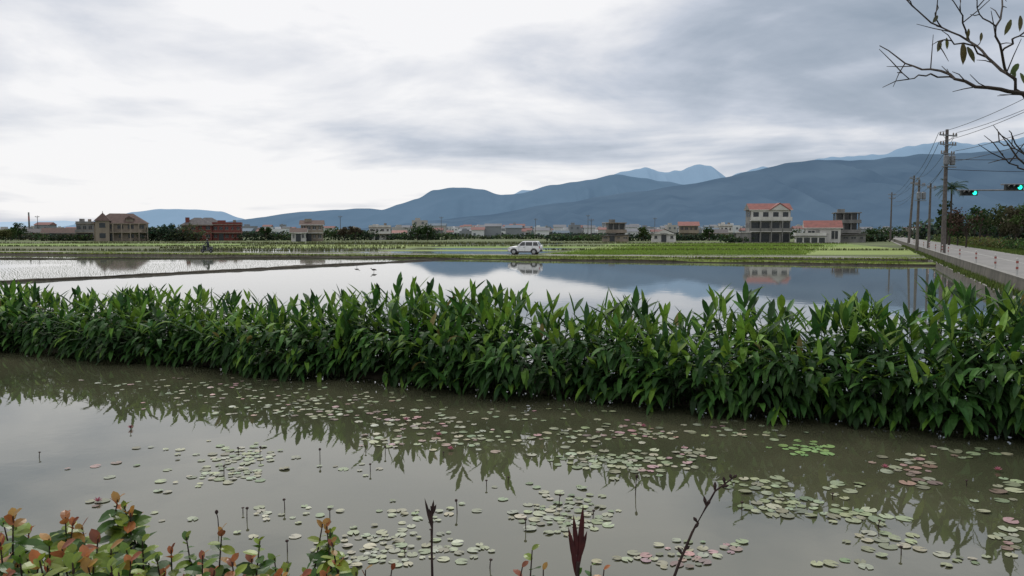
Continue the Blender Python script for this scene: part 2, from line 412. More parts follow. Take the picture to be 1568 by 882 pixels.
GREENL=mat('green_signal_lens',(0.0,0.6,0.4),(0,.5,.35),3,.3,emit=(0.02,1.0,.62),es=2.2)
SIGB=mat('signal_housing',(0.03,0.035,0.035),None,4,.5)
def signal(px,py_,pz,hx,hz,others):
    b=MB(); 
    b.tube([(px,py_,pz),(px,py_,hz+.6)],[.14,.1],10,0)
    b.tube([(px,py_,hz+.12),((px+hx)/2,py_,hz+.22),(hx-.9,py_,hz+.2)],[.09,.07,.05],8,0)
    for ox in [hx]+others:
        b.box(ox-.62,ox+.62,py_-.12,py_+.1,hz-.2,hz+.2,1)
        for k,s in enumerate((-.38,0,.38)):
            b.tube([(ox+s,py_-.12,hz),(ox+s,py_-.15,hz)],[.15,.15],14,2 if k==2 else 3)
            vs=[];fs=[]
            for q in range(9):
                t=math.pi*q/8; vs+=[(ox+s+.17*math.cos(t),py_-.12,hz+.17*math.sin(t)),(ox+s+.17*math.cos(t),py_-.34,hz+.17*math.sin(t))]
            for q in range(8): fs.append((2*q,2*q+1,2*q+3,2*q+2))
            b.add(vs,fs,1)
    b.build('traffic_light',[STEEL,SIGB,GREENL,BLACK],attr=False)
signal(42.6,60,.7,34.75,6.05,[])
signal(41.0,56,.7,35.6,6.25,[])

# ---------------------------------------------------------------- trees
def tree(name,x,y,z0,h,cr,col,dens=500,ls=.35,trunk_r=.14,shape='round',mt=None,seed=0):
    rr=random.Random(seed+int(x*13+y*7)); b=MB()
    b.tube([(0,0,0),(rr.uniform(-.2,.2),0,h*.35),(rr.uniform(-.3,.3),rr.uniform(-.3,.3),h*.75)],[trunk_r,trunk_r*.75,trunk_r*.3],7,0)
    cl=[]
    for i in range(9):
        a=rr.uniform(0,6.28); rad=cr*rr.uniform(.3,.85); zc=h*rr.uniform(.42,.92)
        if shape=='round': rad*=math.sqrt(max(.15,1-((zc/h-.6)/.42)**2))
        p=Vector((math.cos(a)*rad,math.sin(a)*rad,zc)); cl.append((p,cr*rr.uniform(.28,.5)))
        b.tube([(0,0,h*rr.uniform(.25,.5)),(p.x*.5,p.y*.5,zc*.8),p],[trunk_r*.45,trunk_r*.3,.02],5,0)
    for i in range(dens):
        p,r=rr.choice(cl); d=Vector((rr.gauss(0,1),rr.gauss(0,1),rr.gauss(0,.8))).normalized()*r*rr.uniform(.3,1.1)
        q=p+d; n=Vector((rr.gauss(0,1),rr.gauss(0,1),rr.gauss(0,1))).normalized(); t=n.orthogonal().normalized(); u=n.cross(t)
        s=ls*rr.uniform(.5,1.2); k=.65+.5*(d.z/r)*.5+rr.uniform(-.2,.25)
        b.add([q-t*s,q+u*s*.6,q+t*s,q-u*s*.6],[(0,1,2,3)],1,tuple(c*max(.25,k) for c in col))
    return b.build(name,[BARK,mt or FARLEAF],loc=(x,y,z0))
def palm(x,y,z0,h):
    b=MB(); b.tube([(0,0,0),(.15,0,h*.5),(.1,0,h)],[.2,.15,.13],8,0)
    for i in range(26):
        az=i*2.4; el=R.uniform(-.3,1.1); d=Vector((math.cos(az)*math.cos(el),math.sin(az)*math.cos(el),math.sin(el))); p=Vector((.1,0,h))
        for k in range(8):
            q=p+d*.34; sd_=d.cross(Vector((0,0,1))).normalized()
            for s in (-1,1):
                for m_ in (0,.5):
                    r_=p.lerp(q,m_); b.add([r_,r_+d*.12,r_+sd_*s*.55*(1-k/12)+d*.3-Vector((0,0,.25))],[(0,1,2)],1,jit((0.035,0.065,0.03),.3))
            p=q; d=(d+Vector((0,0,-.16))).normalized()
    b.build('palm_tree',[BARK,FARLEAF],loc=(x,y,z0))
def X_(u,yv): return (u-784)/1200*yv
DG=(0.045,0.085,0.028); MG=(0.075,0.12,0.035); RB=(0.085,0.055,0.04); OL=(0.12,0.13,0.05)
palm(X_(1452,130),130,.7,9.6); tree('broadleaf_tree',X_(1448,138),138,.7,8.6,2.2,(0.045,0.08,0.03),600,.4,.16)
for i,(u,yv,h,cr,c) in enumerate([(1478,110,5.6,2.4,RB),(1500,118,6.2,2.6,DG),(1530,105,5.6,2.5,(0.07,0.09,.035)),(1555,100,5.8,2.6,(0.075,.07,.04)),(1580,95,6,2.6,MG),(1465,125,5,2,DG),
      (1512,150,6.5,2.6,DG),(1545,150,7.5,3,MG),(1575,140,7.5,3,(0.06,0.085,.035)),(1490,160,6.4,2.6,MG),(1450,170,5,2.2,DG)]):
    tree('roadside_tree',X_(u,yv),yv,.7,h,cr,c,480 if c==RB else 650,.24,.12,seed=i)
def shrubrow(name,pts,h,wd,cols,n,ls,mt=FARLEAF):
    b=MB()
    for (x0,y0,x1,y1,hh,cnt) in pts:
        for i in range(int(cnt)):
            t=R.random(); x=x0+(x1-x0)*t; y=y0+(y1-y0)*t
            e=.55+.45*noise.noise(Vector((x*.35,y*.35,3)))+.25*noise.noise(Vector((x*1.1,y,3)))
            z=R.random()**.8*hh*max(.2,e+.25)
            q=Vector((x+R.gauss(0,wd*.4),y+R.gauss(0,wd*.4),z+.3)); nn=Vector((R.gauss(0,1),R.gauss(0,1),R.gauss(0,1))).normalized(); t_=nn.orthogonal().normalized(); u=nn.cross(t_)
            s=ls*R.uniform(.5,1.2); c=cols[int((noise.noise(Vector((x*.12,y*.05,9)))*.5+.5)*len(cols)*.999)]
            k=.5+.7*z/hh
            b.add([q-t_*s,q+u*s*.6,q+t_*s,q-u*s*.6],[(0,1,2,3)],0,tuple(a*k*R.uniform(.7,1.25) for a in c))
    return b.build(name,[mt])
r1=rl(60,11);r2=rl(110,9.5);r3=rl(200,9)
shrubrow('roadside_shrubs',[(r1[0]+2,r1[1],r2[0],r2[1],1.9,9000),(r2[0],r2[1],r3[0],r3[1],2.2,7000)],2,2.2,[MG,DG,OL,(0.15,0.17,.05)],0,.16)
pts=[]
def belt(u0,u1,yv,h,cnt): pts.append((X_(u0,yv),yv,X_(u1,yv),yv*1.02,h,cnt))
belt(-60,150,262,3.2,2600); belt(60,130,240,2.2,700); belt(215,300,235,3.6,1500); belt(228,262,245,5,700); belt(262,290,230,5,600); belt(372,450,250,3.2,1200)
belt(495,570,255,3.8,1300); belt(590,700,270,2.4,1300); belt(625,665,262,4.6,700); belt(690,930,300,1.9,2200); belt(840,930,240,1.5,700); belt(955,1040,240,2.4,1100)
belt(1030,1150,250,2.2,1500); belt(1110,1150,206,1.6,300); belt(1210,1330,232,4,1400); belt(1310,1370,220,2.4,700); belt(1330,1480,300,5.2,2600)
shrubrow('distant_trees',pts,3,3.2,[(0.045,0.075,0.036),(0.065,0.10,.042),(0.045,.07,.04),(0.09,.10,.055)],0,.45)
pts=[]
belt(-80,600,420,3.2,4500); belt(600,1400,480,2.4,4500); belt(0,1600,800,3.6,7000); belt(1400,1640,230,6,2200); belt(0,1600,1300,6,8000)
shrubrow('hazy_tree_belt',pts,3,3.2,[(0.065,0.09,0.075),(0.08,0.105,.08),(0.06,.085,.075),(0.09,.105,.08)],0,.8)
for (u,yv,h,cr,c) in [(640,245,6,2.6,DG),(655,248,5,2.4,DG),(545,240,5,2.2,(0.11,.09,.06)),(528,242,4.6,2,(0.11,.09,.06)),(270,232,5,2.1,(0.04,.09,.06)),(252,236,5.4,2.2,(0.05,.09,.06)),(236,238,4.2,2,DG),
    (30,250,5.5,2.5,DG),(18,240,4.5,2.2,MG),(408,245,4.2,2,DG),(10,225,4,2.4,OL),(985,235,4.2,1.8,MG),(1085,242,4,2,DG),(1335,225,3.5,2,DG)]:
    tree('field_tree',X_(u,yv),yv,.3,h,cr,c,420,.36,.12)

# ---------------------------------------------------------------- buildings
WALLW=mat('white_render',(0.62,0.61,0.585),(0.42,0.41,0.385),.5,.85,stretch=(1,1,.3))
WALLC=mat('cream_render',(0.30,0.255,0.205),(0.18,0.15,0.12),.6,.85,stretch=(1,1,.3))
WALLG=mat('grey_render',(0.25,0.245,0.235),(0.13,0.13,0.125),.7,.9,stretch=(1,1,.3))
BRICK=mat('red_brick',(0.22,0.07,0.058),(0.13,0.046,0.04),1.5,.9)
ROOFR=mat('red_roof_sheet',(0.27,0.095,0.08),(0.18,0.07,0.06),1,.7)
ROOFG=mat('grey_roof_tiles',(0.13,0.12,0.12),(0.08,0.075,0.078),1.5,.85)
ROOFB=mat('brown_roof_tiles',(0.13,0.085,0.072),(0.085,0.06,0.052),1.5,.85)
BMATS=lambda wall,roof,trim:[wall,roof,GLASSD,trim]
def facing(u): return -math.atan((u-784)/1200)*.8
def building(name,u0,u1,yv,hfl,floors,wall,roof,trim,rt='flat',rh=1.5,dep=9,bays=4,rot=None,open_fl=(),balc=True,base=.3,extra=None,door=1):
    if rot is None: rot=facing((u0+u1)/2)
    W=(u1-u0)/1200*yv; b=MB(); x0,x1=-W/2,W/2; H=hfl*floors
    b.box(x0,x1,0,dep,0,H,0)
    bw=W/bays
    for f in range(floors):
        z=f*hfl
        for i in range(bays):
            cx=x0+bw*(i+.5)
            if f in open_fl:
                b.box(cx-bw*.4,cx+bw*.4,-.04,.02,z+.15,z+hfl*.82,2)
            elif f==0 and i==door:
                b.box(cx-.7,cx+.7,-.05,.02,z,z+2.2,2); b.box(cx-1,cx+1,-.6,.01,z+2.3,z+2.42,3)
            else:
                ww=min(bw*.28,.95)*R.choice([1,1,.6]); 
                b.box(cx-ww,cx+ww,-.04,.02,z+1.0,z+hfl*.78,2)
                b.box(cx-ww-.12,cx+ww+.12,-.12,.01,z+.88,z+.998,3)
                b.box(cx-.04,cx+.04,-.07,-.041,z+1.0,z+hfl*.78,3)
        if f>0:
            if balc:
                b.box(x0-.25,x1+.25,-1.1,.0,z-.12,z+.06,3)
                if f%2==1 or floors<3:
                    b.box(x0-.25,x1+.25,-1.1,-1.0,z+.06,z+.85,0)
            else: b.box(x0-.08,x1+.08,-.1,.01,z-.1,z+.06,3)
        for s,xx in ((-1,x0),(1,x1)):
            for yy in (dep*.3,dep*.7):
                b.box(min(xx,xx+s*.04),max(xx,xx+s*.04),yy-.6,yy+.6,z+1,z+hfl*.78,2)
    o=.5
    if rt=='flat':
        b.box(x0-.3,x1+.3,-.3,dep+.3,H,H+.18,3)
        b.box(x0-.1,x1+.1,-.1,.05,H+.18,H+.85,0); b.box(x0-.1,x0+.05,.05,dep,H+.18,H+.85,0); b.box(x1-.05,x1+.1,.05,dep,H+.18,H+.85,0); b.box(x0+.05,x1-.05,dep-.1,dep,H+.18,H+.85,0)
        if rh>0: b.box(x0+W*.15,x0+W*.42,dep*.4,dep*.8,H+.18,H+rh+.9,0)
        b.tube([(x1-W*.25,dep*.5,H+.2),(x1-W*.25,dep*.5,H+1.6)],[.5,.5],10,3)
    elif rt=='gable':
        vs=[(x0-o,-o,H-.1),(x1+o,-o,H-.1),(x1+o,dep+o,H-.1),(x0-o,dep+o,H-.1),(x0-o,dep/2,H+rh),(x1+o,dep/2,H+rh)]
        b.add(vs,[(0,1,5,4),(2,3,4,5),(0,3,2,1)],1); b.add(vs,[(0,4,3),(1,2,5)],0)
        b.box(x0-o,x1+o,-o-.06,-o,H-.25,H-.05,3)
    elif rt=='front':
        vs=[(x0-o,-o,H-.1),(x1+o,-o,H-.1),(x1+o,dep+o,H-.1),(x0-o,dep+o,H-.1),(0,-o,H+rh),(0,dep+o,H+rh)]
        b.add(vs,[(0,4,5,3),(1,2,5,4),(0,3,2,1)],1)
        b.add([(x0,-o-.02,H-.08),(x1,-o-.02,H-.08),(0,-o-.02,H+rh-.3)],[(0,1,2)],0)
    elif rt=='hip':
        k=min(W,dep)*.42
        vs=[(x0-o,-o,H-.1),(x1+o,-o,H-.1),(x1+o,dep+o,H-.1),(x0-o,dep+o,H-.1),(x0+k,dep/2,H+rh),(x1-k,dep/2,H+rh)]
        b.add(vs,[(0,1,5,4),(1,2,5),(2,3,4,5),(3,0,4),(0,3,2,1)],1)
        b.box(x0-o,x1+o,-o-.08,-o,H-.3,H-.05,3)
    elif rt=='shed':
        vs=[(x0-o,-o,H+.05),(x1+o,-o,H+rh),(x1+o,dep+o,H+rh),(x0-o,dep+o,H+.05),(x0-o,-o,H-.1),(x1+o,-o,H+rh-.18),(x1+o,dep+o,H+rh-.18),(x0-o,dep+o,H-.1)]
        b.add(vs,[(0,1,2,3),(4,7,6,5),(0,4,5,1),(1,5,6,2),(2,6,7,3),(3,7,4,0)],1)
        b.add([(x0,.0,H),(x1,.0,H),(x1,.0,H+rh-.2),(x1,dep,H),(x1,dep,H+rh-.2)],[(0,1,2),(1,3,4,2)],0)
    if extra: extra(b,x0,x1,dep,H)
    return b.build(name,BMATS(wall,roof,trim),loc=(X_((u0+u1)/2,yv),yv,base),rot=rot,attr=False)
def turret(b,x0,x1,dep,H):
    b.box(x0+.6,x0+4.2,-1.6,2,0,H+.6,0)
    b.add([(x0+.2,-2,H+.6),(x0+4.6,-2,H+.6),(x0+4.6,2.4,H+.6),(x0+.2,2.4,H+.6),(x0+2.4,.2,H+3.0)],[(0,1,4),(1,2,4),(2,3,4),(3,0,4)],1)
    b.tube([(x0+2.4,.2,H+2.9),(x0+2.4,.2,H+3.5)],[.12,.05],5,3)
    for z in (1,4): b.box(x0+1.6,x0+3.2,-1.64,-1.58,z,z+1.4,2)
    for i in range(5): b.box(x0+5+i*2.3,x0+5.25+i*2.3,-1.6,-1.35,0,H-.3,3)
    b.box(x0+4.3,x1+.3,-1.65,-.01,H*.5-.15,H*.5+.1,3)
    b.box(x1-5.5,x1-3.5,.3,3,H+.2,H+1.3,0); b.add([(x1-5.8,0,H+1.3),(x1-3.2,0,H+1.3),(x1-4.5,0,H+2.1),(x1-5.8,3.6,H+1.3),(x1-3.2,3.6,H+1.3),(x1-4.5,3.6,H+2.1)],[(0,1,2),(0,2,5,3),(1,4,5,2)],1)
building('villa',150,222,232,2.7,2,WALLC,ROOFB,WALLC,'hip',2.9,9,5,extra=turret,balc=False)
building('house',120,143,245,2.6,2,WALLG,ROOFG,WALLC,'flat',.8,6,3)
building('farmhouse',70,112,250,2.5,1,WALLC,ROOFB,WALLG,'gable',1.6,6,5)
building('warehouse',20,58,290,2.6,1,WALLC,ROOFG,WALLG,'gable',1.4,9,5)
b=MB(); 
for k in range(6): b.tube([(0,0,k*2.2),(0,0,(k+1)*2.2)],[.55-k*.03,.52-k*.03],10,0 if k!=4 else 1)
b.build('factory_chimney',[WALLG,RED],loc=(X_(47,420),420,.3),attr=False)
def mans(b,x0,x1,dep,H):
    b.box(x0+.9,x0+2,1,3,H,H+2.2,0)
building('brick_house',282,324,246,2.55,2,BRICK,ROOFG,WALLC,'hip',2.2,8,4,extra=mans,balc=False)
building('brick_house',328,369,250,2.5,2,BRICK,BRICK,WALLC,'flat',.6,8,5,balc=True)
building('brick_house',298,340,262,2.7,2,BRICK,ROOFG,WALLC,'hip',2.2,8,4,balc=False)
building('cream_house',447,468,226,2.7,1,WALLW,ROOFB,WALLW,'gable',1.2,6,3)
building('cream_house',462,494,234,2.5,2,WALLC,ROOFB,WALLW,'gable',1.3,7,4,extra=lambda b,x0,x1,d,H:b.box(x0+1,x0+3,2,4,H,H+1.7,0))
building('house',566,598,270,2.1,2,WALLW,ROOFG,WALLC,'flat',.3,8,4)
building('house',602,622,300,2.4,1,WALLG,ROOFR,WALLW,'gable',1.0,8,3)
def frame(name,u0,u1,yv,hfl,fl,bays,rot=0):
    W=(u1-u0)/1200*yv; b=MB(); x0=-W/2; dep=7; bw=W/bays
    for f in range(fl):
        for i in range(bays+1):
            for yy in (0,dep-.35): b.box(x0+i*bw-.18,x0+i*bw+.18,yy,yy+.35,f*hfl,(f+1)*hfl-.25,0)
        b.box(x0-.6,x0+W+.6,-.7,dep+.4,(f+1)*hfl-.25,(f+1)*hfl,3)
        b.box(x0+.3,x0+W-.3,1.6,dep-.8,f*hfl,(f+1)*hfl-.27,2 if f!=0 else 0)
        if f<fl-1: b.box(x0-.55,x0+W+.55,-.65,-.55,(f+1)*hfl,(f+1)*hfl+.7,3)
    b.box(x0+.4,x0+2.2,1,3.4,fl*hfl,fl*hfl+.9,0)
    b.build(name,BMATS(WALLG,ROOFG,WALLG if fl==3 else WALLC),loc=(X_((u0+u1)/2,yv),yv,.3),rot=rot,attr=False)
frame('concrete_frame_house',930,956,228,2.75,2,3,rot=-.1)
frame('concrete_frame_house',1280,1312,214,2.7,3,3,rot=-.3)
building('shed',922,962,222,1.6,1,WALLC,ROOFG,WALLG,'shed',.5,4,4)
building('shed',998,1034,218,2.2,1,WALLW,ROOFG,WALLG,'front',1.5,9,3)
building('house',1040,1068,275,2.5,2,WALLC,ROOFR,WALLC,'gable',1.4,7,4)
building('house',1078,1112,300,2.4,1,WALLW,ROOFG,WALLC,'gable',1.4,7,4)
building('house',1102,1120,320,2.5,2,WALLW,ROOFR,WALLC,'flat',.8,7,3)
def tri(b,x0,x1,dep,H):
    b.box(x0-2.8,x0-.01,-1,5,0,2.6,0); b.box(x0-3,x0,-1.3,5.2,2.6,2.8,3)
    for cx in (-4.2,-1.4,1.4,4.2): b.box(cx-1.45,cx-1.2,-1.1,-.9,0,5.7,0)
building('three_storey_house',1149,1208,208,2.9,3,WALLG,ROOFR,WALLW,'gable',1.7,7,4,rot=-.1,open_fl=(0,1),extra=tri)
b=MB(); b.box(-5.05,5.05,-.13,-.05,5.9,8.5,0)
for cx in (-3.8,-1.3,1.3,3.8): b.box(cx-.7,cx+.7,-.18,-.131,6.8,8.0,1)
b.box(-5.3,5.3,-1.15,-1.02,5.9,6.7,0)
b.add([(-.2,-.62,8.55),(4.6,-.62,8.55),(2.2,-.62,10.1)],[(0,1,2)],0)
b.add([(-.6,-.70,8.5),(-.3,-.70,8.5),(2.2,-.70,10.1),(4.7,-.70,8.5),(5.0,-.70,8.5),(2.2,-.70,10.45)],[(0,1,2,5),(2,3,4,5)],2)
b.add([(-.6,-.70,8.5),(2.2,-.70,10.45),(2.2,3.4,10.45),(-.6,0,8.7),(5.0,-.70,8.5),(5.0,0,8.7)],[(0,1,2,3),(4,5,2,1)],2)
b.build('upper_floor_facade',[WALLW,GLASSD,ROOFR],loc=(0,0,0),attr=False,parent=bpy.data.objects['three_storey_house'])
building('lean_to_house',1234,1284,198,3.9,1,WALLW,ROOFR,WALLW,'gable',1.8,6,3,open_fl=(),door=1)
building('garage',1219,1262,192,1.7,1,WALLW,ROOFG,WALLG,'flat',-.6,5,4,open_fl=(0,))
building('shed',1126,1154,214,2.2,1,WALLG,ROOFG,WALLG,'shed',.6,6,3)
building('shed',1266,1322,205,1.9,1,WALLG,ROOFG,WALLG,'shed',.4,5,5)
building('house',1500,1530,330,3,2,WALLC,ROOFR,WALLW,'gable',1.8,9,3); building('house',1538,1575,360,3,3,WALLC,ROOFR,WALLC,'flat',1,9,3)
b=MB()
for i in range(680):
    yv=R.uniform(430,1900); u=R.uniform(600,1150) if i%3 else R.uniform(-20,1600)
    if i%9==0: u=R.uniform(0,440)
    if R.random()<.12: u=R.gauss(740,14)
    wd=R.uniform(5,12)*(.6+yv/1900); h=R.choice([2.6,3.5,3.5,4.5,5.5,6.5])*(.65+yv/1500)*R.uniform(.9,1.2); x=X_(u,yv)
    if R.random()<.03: h*=1.6
    c=R.choice([0,0,0,1,1,2,2]); b.box(x-wd/2,x+wd/2,yv,yv+8,.3,h,c)
    if R.random()<.55: 
        rc=R.choice([3,3,4,5,5]); b.add([(x-wd/2-.5,yv-.5,h),(x+wd/2+.5,yv-.5,h),(x+wd/2+.5,yv+8,h),(x-wd/2-.5,yv+8,h),(x-wd/2-.5,yv+4,h+1.6),(x+wd/2+.5,yv+4,h+1.6)],[(0,1,5,4),(2,3,4,5),(0,4,3),(1,2,5)],rc)
    else: b.box(x-wd*.3,x,yv+2,yv+6,h,h+1.4,c)
    nb=max(2,int(wd/3)); nf=max(1,int(h/3.2))
    for f in range(nf):
        for k in range(nb):
            if R.random()<.8:
                xx=x-wd/2+wd*(k+.5)/nb; zz_=.3+f*h/nf+.8; b.box(xx-.6,xx+.6,yv-.2,yv,zz_,zz_+1.3,6)
HZ=[mat('town_white',(0.62,0.63,0.64),(0.48,0.50,.52),.05,.9),mat('town_cream',(0.42,0.41,0.39),None,.05,.9),mat('town_grey',(0.25,0.27,0.29),None,.05,.9),  # distance haze is mixed into these wall, roof and window colours
    mat('town_roof_red',(0.26,0.14,0.13),None,.05,.9),mat('town_roof_blue',(0.17,0.22,0.27),None,.05,.9),mat('town_roof_grey',(0.2,0.21,0.23),None,.05,.9),mat('town_window',(0.13,0.15,0.17),None,.05,.5)]
b.build('distant_town',HZ,attr=False)

# ---------------------------------------------------------------- mountains
def interp(tab,x):
    if x<=tab[0][0]: return tab[0][1]
    for i in range(len(tab)-1):
        if x<=tab[i+1][0]:
            f=(x-tab[i][0])/(tab[i+1][0]-tab[i][0]); f=f*f*(3-2*f)*.5+f*.5
            return tab[i][1]*(1-f)+tab[i+1][1]*f
    return tab[-1][1]
def mountain(name,tab,Yr,T,m,seed,n=300,rows=30,amp=.34):
    b=MB(); vs=[];fs=[]; u0,u1=tab[0][0],tab[-1][0]
    for j in range(rows+4):
        v_=min(j/rows,1.0); back=max(0,j-rows)
        for i in range(n+1):
            u=u0+(u1-u0)*i/n; x=(u-784)/1200*Yr
            H=3.1+(355-interp(tab,u))/1200*Yr
            H+=H*.02*noise.noise(Vector((x*.012,seed,2)))+H*.05*noise.noise(Vector((x*.003,seed,5)))
            s=x/Yr*14
            w_=noise.noise(Vector((s*1.3,v_*1.2,seed)))*.8
            rdg=1-abs(noise.noise(Vector((s*2.2+w_,v_*.9+w_*.3,seed+.5))))*2
            rdg2=1-abs(noise.noise(Vector((s*6+w_,v_*2,seed+3))))*2
            k=v_**.85*(1-amp*(1-v_)*2.0*(1-rdg)-amp*.5*(1-v_)*(1-rdg2))
            z=H*max(0,k) if back==0 else H*(1-back*.25)
            yy=Yr-T*(1-v_)+back*T*.25
            vs.append((x,yy,max(z,-5)))
    W1=n+1
    for j in range(rows+3):
        for i in range(n):
            a=j*W1+i; fs.append((a,a+1,a+W1+1,a+W1))
    b.add(vs,fs); return b.build(name,[m],smooth=True,attr=False)
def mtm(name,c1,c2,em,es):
    return mat(name,c1,c2,.004,1.0,detail=9,spec=0,emit=em,es=es)  # blue emission and bluish base colours stand in for airlight over the forest
mtm1=mtm('forest_slope_haze_glow_near',(0.056,0.082,0.108),(0.030,0.048,0.070),(0.095,0.155,0.235),.55)
mtm2=mtm('forest_slope_haze_glow_mid',(0.055,0.085,0.12),(0.042,0.070,0.10),(0.115,0.185,0.27),.62)
mtm3=mtm('forest_slope_haze_glow_far',(0.11,0.160,0.22),(0.095,0.145,0.20),(0.19,0.28,0.38),.75)
mtm4=mtm('forest_slope_haze_glow_farthest',(0.20,0.26,0.33),(0.18,0.24,0.31),(0.31,0.40,0.48),.8)
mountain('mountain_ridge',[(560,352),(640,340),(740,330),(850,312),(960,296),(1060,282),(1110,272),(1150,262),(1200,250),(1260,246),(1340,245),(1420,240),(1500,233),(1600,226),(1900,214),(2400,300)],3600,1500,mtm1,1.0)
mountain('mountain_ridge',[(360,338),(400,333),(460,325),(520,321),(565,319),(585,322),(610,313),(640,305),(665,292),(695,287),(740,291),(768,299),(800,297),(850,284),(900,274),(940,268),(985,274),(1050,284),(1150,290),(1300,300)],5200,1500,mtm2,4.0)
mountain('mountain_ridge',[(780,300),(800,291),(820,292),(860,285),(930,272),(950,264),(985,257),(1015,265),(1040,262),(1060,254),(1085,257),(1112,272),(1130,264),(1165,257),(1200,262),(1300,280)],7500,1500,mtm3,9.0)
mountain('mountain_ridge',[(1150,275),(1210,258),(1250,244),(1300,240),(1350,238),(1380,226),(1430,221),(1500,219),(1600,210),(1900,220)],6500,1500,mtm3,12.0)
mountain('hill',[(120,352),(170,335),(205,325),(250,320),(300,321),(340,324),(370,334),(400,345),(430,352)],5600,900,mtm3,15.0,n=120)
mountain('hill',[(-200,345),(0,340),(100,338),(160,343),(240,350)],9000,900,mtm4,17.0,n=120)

# ---------------------------------------------------------------- ginger lily hedge
HT=[(-16,1.5),(-13.7,1.6),(-11.4,1.38),(-9.3,1.68),(-6,1.50),(-4,1.65),(-2.75,2.15),(-1.7,1.7),(-1,2.05),(.2,1.8),(1.1,1.58),(2.65,1.85),(3.45,1.48),(4.2,2.08),(5.2,1.75),(6,2.3),(7.0,1.65),(7.5,2.25),(9,2.0)]
b=MB()
LG=[(0.042,0.110,0.022),(0.032,0.086,0.020),(0.058,0.145,0.026),(0.025,0.068,0.018)]
BR=[(0.12,0.23,0.03),(0.15,0.26,0.035)]
P3=(0.35,1.0,0.9,0.0)
PF=(0.3,0.9,1.0,0.75,0.0)
def shoot(base,h,lean,leanDir,scale,front):
    nl=max(6,int(h/.11))
    st=[];
    for i in range(6):
        t=i/5; st.append(base+Vector((0,0,h*t*(1-.12*lean*t)))+leanDir*(lean*h*t*t))
    b.tube(st,[.012,.011,.01,.009,.007,.004],3,0,jit((0.05,.09,.025)),cap=False)
    pa_=R.uniform(0,math.pi); bright=R.random()<.35
    for i in range(nl):
        t=.1+.9*(i+R.random()*.4)/nl
        if t>1: t=1
        k=min(4,int(t*5)); p=st[k].lerp(st[k+1],t*5-k)
        sd_=st[k+1]-st[k]; sd_.normalize()
        az=pa_+math.pi*(i%2)+R.uniform(-.5,.5)
        out=Vector((math.cos(az),math.sin(az),0))
        top=t>.80
        el=R.uniform(.0,.65) if not top else R.uniform(.5,1.35)
        d=(out*math.cos(el)+sd_*math.sin(el)).normalized()
        L=scale*R.uniform(.38,.58)*(1 if t<.9 else .9); Wd=L*R.uniform(.19,.26)
        c=jit(R.choice(LG),.38)
        if t>.7 and (bright or R.random()<.2): c=jit(R.choice(BR),.25)
        if R.random()<.008: c=(0.18,0.15,0.05)
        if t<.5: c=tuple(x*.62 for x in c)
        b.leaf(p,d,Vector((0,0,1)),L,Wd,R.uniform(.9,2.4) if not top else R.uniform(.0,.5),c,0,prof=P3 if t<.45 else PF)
L_=(HR-HL).length; cnt=0
t=-5.0
while t<L_+4.5:
    for q in range(19):
        off=R.uniform(0.05,2.6)
        s=t+R.uniform(0,.45)
        p=HL+hd*s+hn*(off+.16*math.sin(s*1.3)+.3*noise.noise(Vector((s*.8,0,0))))
        Hh=interp(HT,p.x)
        e=noise.noise(Vector((p.x*1.1,p.y*1.1,5)))
        h=Hh*(R.uniform(.58,.86)+.22*e)
        if R.random()<.2: h=Hh*R.uniform(.86,1.0)
        frontness=max(0,1-off/1.0)
        h*=1-.5*frontness*R.uniform(.3,1)
        ld=(-hn*(frontness*R.uniform(.4,1.1))+Vector((R.uniform(-.35,.35),R.uniform(-.35,.35),0)))
        if off>1.7: ld+=hn*R.uniform(0,.3)
        shoot(Vector((p.x,p.y,.05)),h-.05,.4+.25*frontness,ld,1.0,frontness); cnt+=1
    t+=.45
t=-5.0
while t<L_+4.5:
    for q in range(5):
        s=t+R.uniform(0,.2); z=R.uniform(.16,1.05)
        bul=.16*math.sin(s*1.3)+.45*noise.noise(Vector((s*1.1,z*.6,0)))
        p=HL+hd*s+hn*(bul+.12+.35*max(0,z-.5))
        a=math.atan2(-hn.y,-hn.x)+R.uniform(-1.0,1.0); out=Vector((math.cos(a),math.sin(a),0))
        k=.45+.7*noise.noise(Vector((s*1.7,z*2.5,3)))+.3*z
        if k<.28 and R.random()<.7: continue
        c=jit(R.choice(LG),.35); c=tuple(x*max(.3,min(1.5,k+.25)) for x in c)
        if R.random()<.08: c=jit(BR[0],.25)
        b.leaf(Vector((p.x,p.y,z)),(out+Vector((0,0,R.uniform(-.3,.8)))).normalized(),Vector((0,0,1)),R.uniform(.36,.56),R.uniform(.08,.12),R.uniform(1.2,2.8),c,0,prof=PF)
    t+=.07
print('shoots',cnt,'faces',len(b.f))
b.build('ginger_lily_hedge',[LEAF],smooth=False)

# ---------------------------------------------------------------- lily pads
b=MB()
PG=[(0.25,0.29,0.17),(0.29,0.33,0.20),(0.18,0.23,0.12)]; PP=[(0.32,0.32,0.23),(0.27,0.28,0.19),(0.19,0.20,0.13)]; PR=[(0.27,0.19,0.16),(0.36,0.23,0.23),(0.17,0.12,0.10)]
def pad(x,y,r,c,curl=0):
    n=12; a0=R.uniform(0,6.28); z=.006+R.random()*.006; vs=[(x,y,z)]; tx,ty=R.gauss(0,.015),R.gauss(0,.015)
    for i in range(n+1):
        a=a0+.25+(2*math.pi-.5)*i/n; rr=r*(1+R.uniform(-.07,.07))
        dx,dy=math.cos(a)*rr,math.sin(a)*rr
        zc=max(.003,z+dx*tx+dy*ty+(curl*max(0,math.sin(a*1.0+a0))*r*.6))
        vs.append((x+dx,y+dy,zc))
    b.add(vs,[(0,i+1,i+2) for i in range(n)],0,c)
